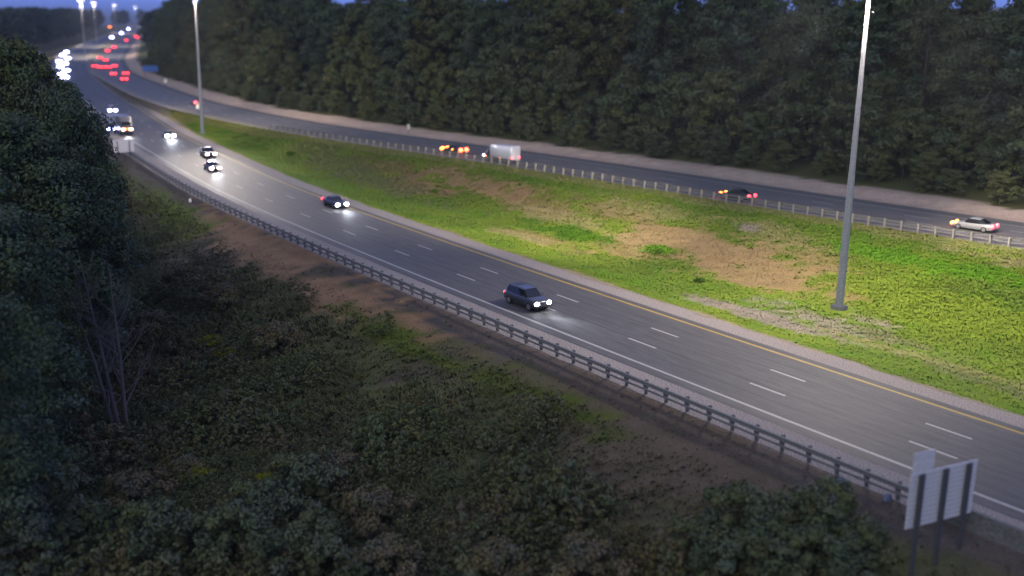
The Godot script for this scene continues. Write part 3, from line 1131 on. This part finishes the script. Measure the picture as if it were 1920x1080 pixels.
func build_roads() -> void:
	var s1 := near_pts.size() * STEP - 20.0
	var d := put("near_road", strip(0, 10.0, s1, -4.7, 8.0, 0.0, 4.0, 0.0, 6), M.asphalt)
	tag(d, "", "", "", "structure")
	put("edge_line", strip(0, 10.0, s1, -LANE - 0.13, -LANE + 0.13, 0.006), M.paint_white, d)
	put("yellow_line", strip(0, 10.0, s1, 2.0 * LANE - 0.14, 2.0 * LANE + 0.14, 0.006), M.paint_yellow, d)
	var s0 := curve_co(near_pts, Vector2(24.59, -60.73)).x
	for row in 2:
		for k in range(-3, 40):
			var a := s0 + k * 12.84 + (1.15 if row == 1 else 0.0)
			put("lane_dash", strip(0, a - 3.2, a, row * LANE - 0.11, row * LANE + 0.11, 0.006, 2.0), M.paint_white, d)
	for q in [[0.22, 0.34, 185.0, 420.0], [LANE + 0.2, LANE + 0.31, 150.0, 300.0], [-1.55, -1.47, 190.0, 262.0], [5.2, 5.28, 170.0, 330.0], [1.7, 1.77, 205.0, 290.0]]:
		put("tar_seam", strip(0, q[2], q[3], q[0], q[1], 0.003, 1.5, 0.1), M.tar, d)
	var g := put("gravel_shoulder", strip(0, 10.0, s1, -4.65, N_LEFT - 0.3, -0.012, 1.2, 0.15, 4), M.gravel, d)
	put("gravel_shoulder", strip(0, 10.0, s1, 7.95, N_RIGHT + 0.1, -0.012, 1.2, 0.5, 4), M.gravel, d)
	s1 = far_pts.size() * STEP - 20.0
	var f := put("far_road", strip(1, 10.0, s1, -4.6, 7.4, 0.0, 4.0, 0.0, 6), M.asphalt_far)
	tag(f, "", "", "", "structure")
	put("paved_shoulder", strip(1, 10.0, s1, 7.4, 10.0, 0.0, 4.0, 0.1), M.shoulder, f)
	put("yellow_line", strip(1, 10.0, s1, -LANE - 0.1, -LANE + 0.1, 0.006), M.paint_yellow, f)
	put("edge_line", strip(1, 10.0, s1, 2.0 * LANE - 0.1, 2.0 * LANE + 0.1, 0.006), M.paint_white, f)
	for row in 2:
		for k in range(0, 34):
			var a := 62.0 + k * 12.84 + row * 2.0
			put("lane_dash", strip(1, a - 3.2, a, row * LANE - 0.11, row * LANE + 0.11, 0.006, 2.0), M.paint_white, f)
	put("gravel_shoulder", strip(1, 10.0, s1, -4.55, F_LEFT - 0.6, -0.012, 1.2, 0.5, 3), M.gravel, f)

func build_masts() -> void:
	var p := hit(1573, 578)
	mast(p, "tall grey light mast on round concrete plinth on the wide grass median", 30.0, 2100.0, 9000.0, true)
	p = hit(380, 252)
	mast(p, "grey light mast on the median beyond the nearer mast, by the narrowing grass", 30.0, 1000.0, 3800.0, true)
	# the next ones along the road, their lamps above the distant traffic
	for q in [[160, 105], [182, 86], [218, 62], [256, 50]]:
		p = hit(q[0], q[1])
		mast(p, "distant light mast with lit lamps above the queue of red tail lights", 30.0, 2500.0, 0.0, false)

func build_guardrails() -> void:
	guardrail("guardrail", "long steel guardrail on dark posts beside the bank, ending at the concrete barrier", 0, 181.5, 420.0, -8.0, 1.97, 1.0, M.post_shaded)
	guardrail("guardrail", "steel guardrail on pale posts along the upper edge of the grass median", 1, 165.0, 338.0, -5.6, 2.0, -1.0, M.post_lit)
	# the concrete barrier that takes over from the guardrail behind the big sign
	var rings := []
	var mid := on_near(155.0, -7.6)
	var k := 120.0
	while k <= 183.5:
		var r := []
		for q in [[0.32, -0.4], [0.32, 0.1], [0.2, 0.32], [0.12, 0.95], [-0.12, 0.95], [-0.2, 0.3], [-0.55, -0.9]]:
			r.append(on_near(k, -7.6 + q[0], q[1]) - mid)
		rings.append(r)
		k += 3.0
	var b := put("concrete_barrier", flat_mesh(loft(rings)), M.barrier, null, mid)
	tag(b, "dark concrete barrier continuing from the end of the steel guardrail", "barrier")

func build_signs() -> void:
	# the big sign at the end of the guardrail, seen from behind
	var a := hit(1794, 1026)
	var z := hit(1703, 1084)
	var dirv := (a - z) * Vector3(1, 0, 1)
	var gap := dirv.length() * 0.5
	dirv = dirv.normalized()
	var mid := (a + z) * 0.5
	var root := thing("road_sign", "large road sign seen from behind, three posts, beside the concrete barrier", "sign", mid, atan2(-dirv.z, dirv.x))
	var y0 := 2.25
	var n := 12
	var hgt := 2.9
	var wid := gap * 2.0 + 1.3
	var plank := flat_mesh(block(Vector3(wid, hgt / n - 0.03, 0.06), 0.014))
	for k in n:
		put("plank", plank, M.aluminium, root, Vector3(0, y0 + (k + 0.5) * hgt / n, 0.004 * (k % 2)))
	put("backing", flat_mesh(block(Vector3(wid - 0.1, hgt - 0.1, 0.02), 0.004, Vector3(0, y0 + hgt * 0.5, -0.035))), M.steel_dark, root)
	put("plank", flat_mesh(block(Vector3(1.35, 0.5, 0.05), 0.012)), M.aluminium, root, Vector3(-wid * 0.5 + 0.75, y0 + hgt + 0.27, 0))
	put("backing", flat_mesh(block(Vector3(wid - 0.1, hgt - 0.1, 0.02), 0.004, Vector3(0, y0 + hgt * 0.5, -0.035))), M.steel_dark, root)
	put("plank", flat_mesh(block(Vector3(1.35, 0.5, 0.05), 0.012)), M.aluminium, root, Vector3(-wid * 0.5 + 0.75, y0 + hgt + 0.79, 0))
	for k in 3:
		var x := (k - 1.0) * gap
		var gy := land_y(mid.x + dirv.x * x, mid.z + dirv.z * x) - mid.y
		put("post", flat_mesh(block(Vector3(0.2, y0 + hgt * 0.9 - gy + 0.5, 0.16), 0.02, Vector3(x, (y0 + hgt * 0.9 + gy - 0.5) * 0.5, 0.13))), M.steel_dark, root)
		put("stiffener", flat_mesh(block(Vector3(0.36, hgt * 0.94, 0.12), 0.05, Vector3(x, y0 + hgt * 0.5 + 0.02, 0.12))), M.steel_dark, root)
	# the smaller one further along, half behind the trees
	var p := hit(233, 297)
	var t := ahead(0, p)
	root = thing("road_sign", "pale road sign seen from behind, beside the far end of the guardrail", "sign", p, atan2(-t.x, -t.z))
	put("board", flat_mesh(block(Vector3(3.5, 2.3, 0.06), 0.02, Vector3(0, 2.2, 0))), M.aluminium, root)
	for x in [-1.0, 1.0]:
		put("post", flat_mesh(block(Vector3(0.14, 3.6, 0.12), 0.02, Vector3(x, 1.3, 0.09))), M.steel_dark, root)
	# blue sign on the far verge, facing the camera
	p = hit(283, 145)
	t = ahead(1, p)
	root = thing("road_sign", "wide blue road sign in front of the dark trees, far verge", "sign", p, atan2(-t.x, -t.z))
	put("board", flat_mesh(block(Vector3(5.6, 2.2, 0.08), 0.03, Vector3(0, 3.2, 0))), M.sign_blue, root)
	for x in [-2.0, 2.0]:
		put("post", flat_mesh(block(Vector3(0.16, 4.0, 0.14), 0.02, Vector3(x, 1.6, -0.12))), M.steel_dark, root)
	var marks := [[766, 252, 1.0, "small white marker sign at the foot of the trees behind the white van"], [311, 163, 1.3, "small white marker sign on the verge near the blue sign"], [371, 212, 1.0, "small white sign at the upper edge of the narrow median by the mast"], [357, 386, 0.5, "tiny white marker stake on the near bank below the guardrail"]]
	for q in marks:
		p = hit(q[0], q[1])
		t = ahead(1, p)
		var k: float = q[2]
		root = thing("marker_sign", q[3], "sign", p, atan2(-t.x, -t.z))
		put("plate", flat_mesh(block(Vector3(0.7 * k, 1.0 * k, 0.04), 0.08, Vector3(0, 1.5 * k, 0))), M.sign_white, root)
		put("post", flat_mesh(block(Vector3(0.07, 1.9 * k, 0.06), 0.01, Vector3(0, 0.7 * k, -0.06))), M.steel_dark, root)

func beside_far(s: float) -> String:       # what stands or drives in front of this stretch of the wood
	var spots := [[1826, 431, "behind the silver car"], [1590, 405, "behind the grey mast of the wide median"], [1382, 374, "behind the black car with red tail lights"], [1150, 330, "between the black car and the white van"], [940, 303, "behind the white van"], [766, 252, "behind the small white marker sign"], [560, 228, "between the marker sign and the second mast"], [380, 190, "behind the second mast"], [283, 145, "by the wide blue sign"]]
	var best := ""
	var least := 1e9
	for q in spots:
		var h := hit(q[0], q[1])
		var d := absf(curve_co(far_pts, Vector2(h.x, h.z)).x - 12.0 - s)
		if d < least:
			least = d
			best = q[2]
	return best

func build_woods() -> void:
	var greens := [Color(0.084, 0.100, 0.046), Color(0.076, 0.090, 0.046), Color(0.100, 0.110, 0.044), Color(0.074, 0.096, 0.054), Color(0.104, 0.096, 0.046)]
	var tall := []
	for k in 5:
		tall.append(tree_proto("woodland_tree", 100 + k, 21.0 + k, 5.2 + 0.35 * k, 0.10 + 0.03 * k, greens[k], 130, 110, 0.30))
	var edge := []
	for k in 3:
		edge.append(tree_proto("edge_tree", 140 + k, 9.0 + k * 1.5, 3.6, 0.06, greens[k] * 1.15, 90, 90, 0.23))
	var dark_trees := []
	for k in 3:
		dark_trees.append(tree_proto("dark_tree", 160 + k, 21.0 + k, 4.6 + 0.4 * k, 0.08, greens[(k + 1) % 5] * 1.1, 150, 190, 0.19))
	rng.seed = 77
	# rows behind the far carriageway
	var rows := [[13.5, 5.5, 0], [18.5, 6.5, 0], [24.0, 7.5, 1], [32.0, 9.0, 1], [43.0, 12.0, 1]]
	for r in rows:
		var s := 150.0
		while s < 620.0:
			var o: float = r[0] + rng.randf_range(-1.5, 1.5)
			var p := on_far(s + rng.randf_range(-1.5, 1.5), F_RIGHT - 6.0 + o)
			p.y = land_y(p.x, p.z) - 0.1
			if in_view(p + Vector3(0, 10, 0), 200.0):
				if r[2] == 0:
					rng.seed = int(s * 13.0)
					plant(edge[rng.randi() % 3], ("low leafy bush at wood edge, " if r[0] < 15.0 else "bushy young tree at wood edge, ") + beside_far(s), "bush" if r[0] < 15.0 else "tree", "bushes at the foot of the wood" if r[0] < 15.0 else "trees at the edge of the wood", p, rng.randf_range(0.8, 1.35) * (0.5 if r[0] < 15.0 else 1.0), rng.randf_range(0.9, 1.15) * (0.7 if r[0] < 15.0 else 1.0))
				else:
					rng.seed = int(s * 17.0 + o * 5.0)
					var k := rng.randi() % 5
					var kinds := ["tall broad-leaved tree in the dark wood, ", "tall darker tree in the dark wood, ", "tall olive-tinged tree in the dark wood, ", "tall blue-green tree in the dark wood, ", "tall brownish tree in the dark wood, "]
					plant(tall[k], kinds[k] + beside_far(s), "tree", "trees of the wood behind the far carriageway", p, rng.randf_range(0.9, 1.15), rng.randf_range(0.93, 1.12))
			s += float(r[1]) * (1.0 if s < 350.0 else 1.35)
	# the big dark trees on the camera's side, and the wood that closes the view beyond the bend
	rng.seed = 31
	for q in [[15, 70, 108.0, 1.1], [70, 122, 104.0, 1.0], [105, 152, 104.0, 0.85], [130, 178, 97.0, 0.75], [145, 225, 100.0, 0.78], [146, 285, 97.0, 0.7], [156, 340, 93.0, 0.68], [45, 235, 90.0, 1.1], [95, 300, 88.0, 0.95], [-15, 210, 90.0, 1.1], [30, 420, 80.0, 0.8], [-20, 390, 74.0, 0.9], [-60, 560, 62.0, 0.7]]:
		var top := Vector3(0, CAM_H, 0) + ray(q[0], q[1]) * (float(q[2]) / Vector2(ray(q[0], q[1]).x, ray(q[0], q[1]).z).length())
		var k := rng.randi() % 3
		var gy := land_y(top.x, top.z) - 0.1
		var high := (top.y - gy) / (21.5 + k)
		var wide: float = q[3]
		plant(dark_trees[k], "big dark tree on the camera's side of the highway, beyond the weedy bank", "tree", "big dark trees below the near guardrail", Vector3(top.x, gy, top.z), wide, high / wide)
	var mm := MultiMesh.new()
	mm.transform_format = MultiMesh.TRANSFORM_3D
	mm.mesh = crown_mesh(900, 1.0, 24.0, 7.0, 110, 26, 0.95, Color(0.080, 0.096, 0.066))
	var spots := []
	for i in 460:
		var s := rng.randf_range(450.0, 1750.0)
		var o := -32.0 - rng.randf_range(0.0, 60.0)
		if i % 4 == 1:
			spots.append(Vector3(rng.randf_range(-1250.0, -350.0), 0, rng.randf_range(-1950.0, -1850.0)) if i % 8 == 1 else on_near(rng.randf_range(520.0, 900.0), -30.0 - rng.randf_range(0.0, 30.0)))
		elif i % 4 == 2:
			spots.append(on_far(s + 120.0, 24.0 + rng.randf_range(0.0, 40.0)))
		else:
			spots.append(on_near(s, o))
	mm.instance_count = spots.size()
	for i in spots.size():
		var p: Vector3 = spots[i]
		p.y = 0.0
		var k := rng.randf_range(0.8, 1.1)
		mm.set_instance_transform(i, Transform3D(Basis(Vector3.UP, rng.randf() * TAU).scaled(Vector3(k, k * 0.95, k)), p))
	var o := MultiMeshInstance3D.new()
	o.multimesh = mm
	o.material_override = M.leaf
	o.name = "distant_wood"
	add_child(o)
	tag(o, "distant dark wood beyond the bend of the highway", "wood", "", "stuff")
	for t: Node3D in tall + edge + dark_trees:
		t.free()

func build_bushes() -> void:
	var kinds := [
		[bush_proto("dark_bush", 300, 3.4, 2.3, Color(0.098, 0.112, 0.062), 60, 120, 0.13), "dark green overgrown bush ", "bush"],
		[bush_proto("olive_bush", 310, 2.4, 1.8, Color(0.130, 0.112, 0.064), 50, 120, 0.11), "olive-brown scrubby bush ", "bush"],
		[bush_proto("yellow_bush", 320, 1.8, 1.5, Color(0.17, 0.17, 0.012), 34, 110, 0.09), "yellow-flowering clump of weeds ", "bush"],
		[bush_proto("young_tree", 330, 6.0, 2.4, Color(0.094, 0.108, 0.068), 80, 130, 0.14), "young dark tree rising from bushes ", "tree"],
	]
	rng.seed = 55
	var spots := []
	for q in [[40, 1020, 3], [150, 1010, 0], [290, 1030, 0], [440, 1040, 0], [590, 1050, 0], [730, 1060, 1], [250, 930, 1], [120, 900, 0], [40, 880, 3], [560, 930, 0], [420, 560, 1], [330, 520, 1], [290, 600, 1], [20, 760, 3], [640, 880, 1], [480, 990, 0], [350, 880, 1], [260, 470, 0], [520, 640, 1], [700, 980, 1],
			[1300, 1050, 0], [1380, 1020, 0], [1460, 1005, 0], [1540, 1005, 0], [1600, 1040, 0], [1430, 1065, 0], [1520, 1075, 0], [430, 655, 2], [510, 905, 2], [365, 885, 2], [400, 630, 2], [930, 1075, 1], [1100, 1080, 1], [60, 1075, 3]]:
		spots.append(q)
	for q in spots:
		var p := hit(q[0], q[1] + 25.0)
		p.y -= 0.05
		var k: Array = kinds[q[2]]
		var where := "beside the big dark trees" if q[0] < 300 else ("between the bare dead tree and the brown bank" if q[0] < 700 else ("on the weedy slope below the guardrail" if q[0] < 1200 else "near the back of the big road sign"))
		plant(k[0], k[1] + where, k[2], "bushes on the slope below the near guardrail", p, rng.randf_range(0.75, 1.2) * (0.62 if q[1] < 520 else 1.0), rng.randf_range(0.8, 1.1))
	var weed := bush_proto("weed_clump", 340, 2.2, 2.2, Color(0.085, 0.16, 0.02), 40, 120, 0.16)
	# weeds that stand out on the median
	for q in [[1312, 530, 0.26], [1236, 476, 0.3], [545, 292, 0.4], [815, 362, 0.3]]:
		var p := hit(q[0], q[1])
		plant(weed, "low green weed clump on the grass median", "bush", "weed clumps on the median", p, q[2], 0.8)
	for k: Array in kinds:
		k[0].free()
	weed.free()
	# the bare grey tree
	var p := hit(226, 815)
	var dead := thing("dead_tree", "bare grey dead tree with fanning branches among the dark bushes", "tree", p)
	for q in [[0.0, 0.14, 15.5, 400], [0.5, 0.03, 14.0, 403], [-0.3, 0.24, 13.0, 406]]:
		var lim := put("trunk", limbs_mesh(q[3], q[2], 0.17, 4.6, 18, 0.14, 11), M.dead_bark, dead, Vector3(q[0], 0, 0))
		lim.rotation.z = q[1]
	# litter by the end of the guardrail
	for q in [[1578, 905, "crumpled pale blue plastic sheet lying behind the guardrail posts"], [1664, 938, "small pale blue plastic bag lying behind the end of the guardrail"]]:
		p = hit(q[0], q[1])
		rng.seed = int(q[0])
		var t := PackedVector3Array()
		var ring := []
		for k in 4:
			var r := []
			for j in 9:
				var a := TAU * j / 9.0
				var rr: float = [0.22, 0.18, 0.12, 0.03][k] * rng.randf_range(0.75, 1.2)
				r.append(Vector3(cos(a) * rr * 1.5, [0.0, 0.16, 0.3, 0.36][k] * rng.randf_range(0.8, 1.2), sin(a) * rr))
			ring.append(r)
		for k in 3:
			for j in 9:
				var j2 := (j + 1) % 9
				quad(t, ring[k][j], ring[k][j2], ring[k + 1][j2], ring[k + 1][j])
		var o := put("plastic_litter", flat_mesh(t), M.litter if M.has("litter") else mat(Color(0.10, 0.12, 0.20), 0.5), null, p)
		tag(o, q[2], "litter")

func build_traffic() -> void:
	rng.seed = 5
	# towards the camera on the near carriageway
	var p := hit(988, 573)
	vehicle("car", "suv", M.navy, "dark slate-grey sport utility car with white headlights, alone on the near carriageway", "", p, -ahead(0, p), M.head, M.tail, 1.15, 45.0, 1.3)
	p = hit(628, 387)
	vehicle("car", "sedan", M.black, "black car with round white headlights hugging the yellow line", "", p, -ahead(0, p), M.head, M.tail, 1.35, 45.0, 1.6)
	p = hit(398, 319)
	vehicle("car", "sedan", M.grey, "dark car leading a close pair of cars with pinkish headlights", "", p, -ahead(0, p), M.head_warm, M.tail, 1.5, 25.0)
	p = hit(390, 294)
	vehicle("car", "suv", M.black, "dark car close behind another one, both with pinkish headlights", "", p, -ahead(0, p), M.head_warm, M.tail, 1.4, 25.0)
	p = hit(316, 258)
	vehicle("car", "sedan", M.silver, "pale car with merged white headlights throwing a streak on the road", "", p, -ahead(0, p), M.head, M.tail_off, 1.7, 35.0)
	p = hit(234, 250)
	var tr := vehicle("truck", "truck", M.grey, "grey truck with pinkish headlights and amber lamps beside the dark trees", "", p, -ahead(0, p), M.head_warm, M.tail_off, 1.5, 25.0)
	for q in [[-0.8, 1.25], [0.8, 1.25], [-0.4, 1.3], [0.4, 1.3]]:
		put("amber_lamp", lens_mesh, M.amber, tr, Vector3(q[0], q[1], -4.2)).scale = Vector3(0.28, 0.3, 0.08)
	p = hit(207, 245)
	vehicle("car", "sedan", M.grey, "car with bluish headlights half hidden between truck and dark trees", "", p, -ahead(0, p), M.head_blue, M.tail_off, 1.5, 0.0)
	p = hit(210, 211)
	vehicle("car", "suv", M.silver, "car with bluish white headlights following the grey truck", "", p, -ahead(0, p), M.head_blue, M.tail_off, 1.9, 0.0)
	for q in [[122, 147], [116, 140], [125, 134], [113, 127], [122, 121], [111, 117], [127, 111], [118, 105], [125, 99]]:
		p = hit(q[0], q[1])
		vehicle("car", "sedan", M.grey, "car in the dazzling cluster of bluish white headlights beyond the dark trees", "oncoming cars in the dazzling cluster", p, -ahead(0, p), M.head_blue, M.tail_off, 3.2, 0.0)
	for q in [[210, 71], [228, 63], [241, 55]]:
		p = hit(q[0], q[1])
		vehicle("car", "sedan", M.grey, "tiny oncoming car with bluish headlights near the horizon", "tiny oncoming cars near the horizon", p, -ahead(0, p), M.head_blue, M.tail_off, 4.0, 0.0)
	p = hit(206, 52)
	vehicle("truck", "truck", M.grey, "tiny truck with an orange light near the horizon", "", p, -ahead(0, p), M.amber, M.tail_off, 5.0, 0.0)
	# away on the far carriageway
	p = hit(940, 303)
	var van := vehicle("van", "van", M.white, "tall white van with one glowing tail light behind the pale guardrail posts", "", p, ahead(1, p), M.head, M.tail, 1.2, 0.0, 1.6)
	p = hit(852, 287)
	var lead := vehicle("car", "sedan", M.black, "dark car with glowing orange lamps just ahead of the white van", "", p, ahead(1, p), M.amber, M.tail_hot, 2.3, 0.0, 2.6)
	p = hit(1382, 374)
	var dark := vehicle("car", "sedan", M.black, "black car with red tail lights on the far carriageway", "", p, ahead(1, p), M.amber, M.tail, 1.4, 0.0, 1.9)
	p = hit(1826, 431)
	var pale := vehicle("car", "sedan", M.silver, "silver car with red tail lights on the far carriageway", "", p, ahead(1, p), M.amber, M.tail, 1.4, 0.0, 1.9)
	for v: Node3D in [van, lead, dark, pale]:      # amber side markers towards the median
		for zz in [-0.40, 0.1]:
			if zz > 0.0 and v != van and v != lead:
				continue
			var l := put("side_marker", lens_mesh, M.amber, v, Vector3(-1.0 if v == van else -0.9, 0.75, zz * (6.6 if v == van else 4.7)))
			l.scale = Vector3(0.06, 0.09, 0.2)
	p = hit(367, 196)
	vehicle("car", "sedan", M.grey, "car with red tail lights passing the mast on the narrow median", "", p, ahead(1, p), M.head_off, M.tail, 1.0, 0.0, 2.4)
	for q in [[235, 141], [232, 152], [212, 141], [215, 126], [204, 129], [195, 129], [188, 128], [178, 127], [198, 115], [187, 111], [202, 97], [214, 90], [237, 77], [254, 69], [258, 72], [285, 49]]:
		p = hit(q[0], q[1])
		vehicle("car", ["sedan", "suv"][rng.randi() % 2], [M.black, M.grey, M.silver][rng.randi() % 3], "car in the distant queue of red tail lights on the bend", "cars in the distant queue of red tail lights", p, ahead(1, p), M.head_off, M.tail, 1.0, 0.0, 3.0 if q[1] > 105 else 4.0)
	# on a side road behind the big dark trees
	p = hit(70, 106)
	vehicle("van", "van", M.white, "pale van standing on open ground beyond the big dark trees", "", p, Vector3(1, 0, 0.2).normalized(), M.head_off, M.tail_off)
	p = hit(62, 119)
	vehicle("car", "sedan", M.grey, "grey car with one light on beyond the big dark trees", "", p, Vector3(1, 0, 0.2).normalized(), M.head_warm, M.tail_off, 1.5)
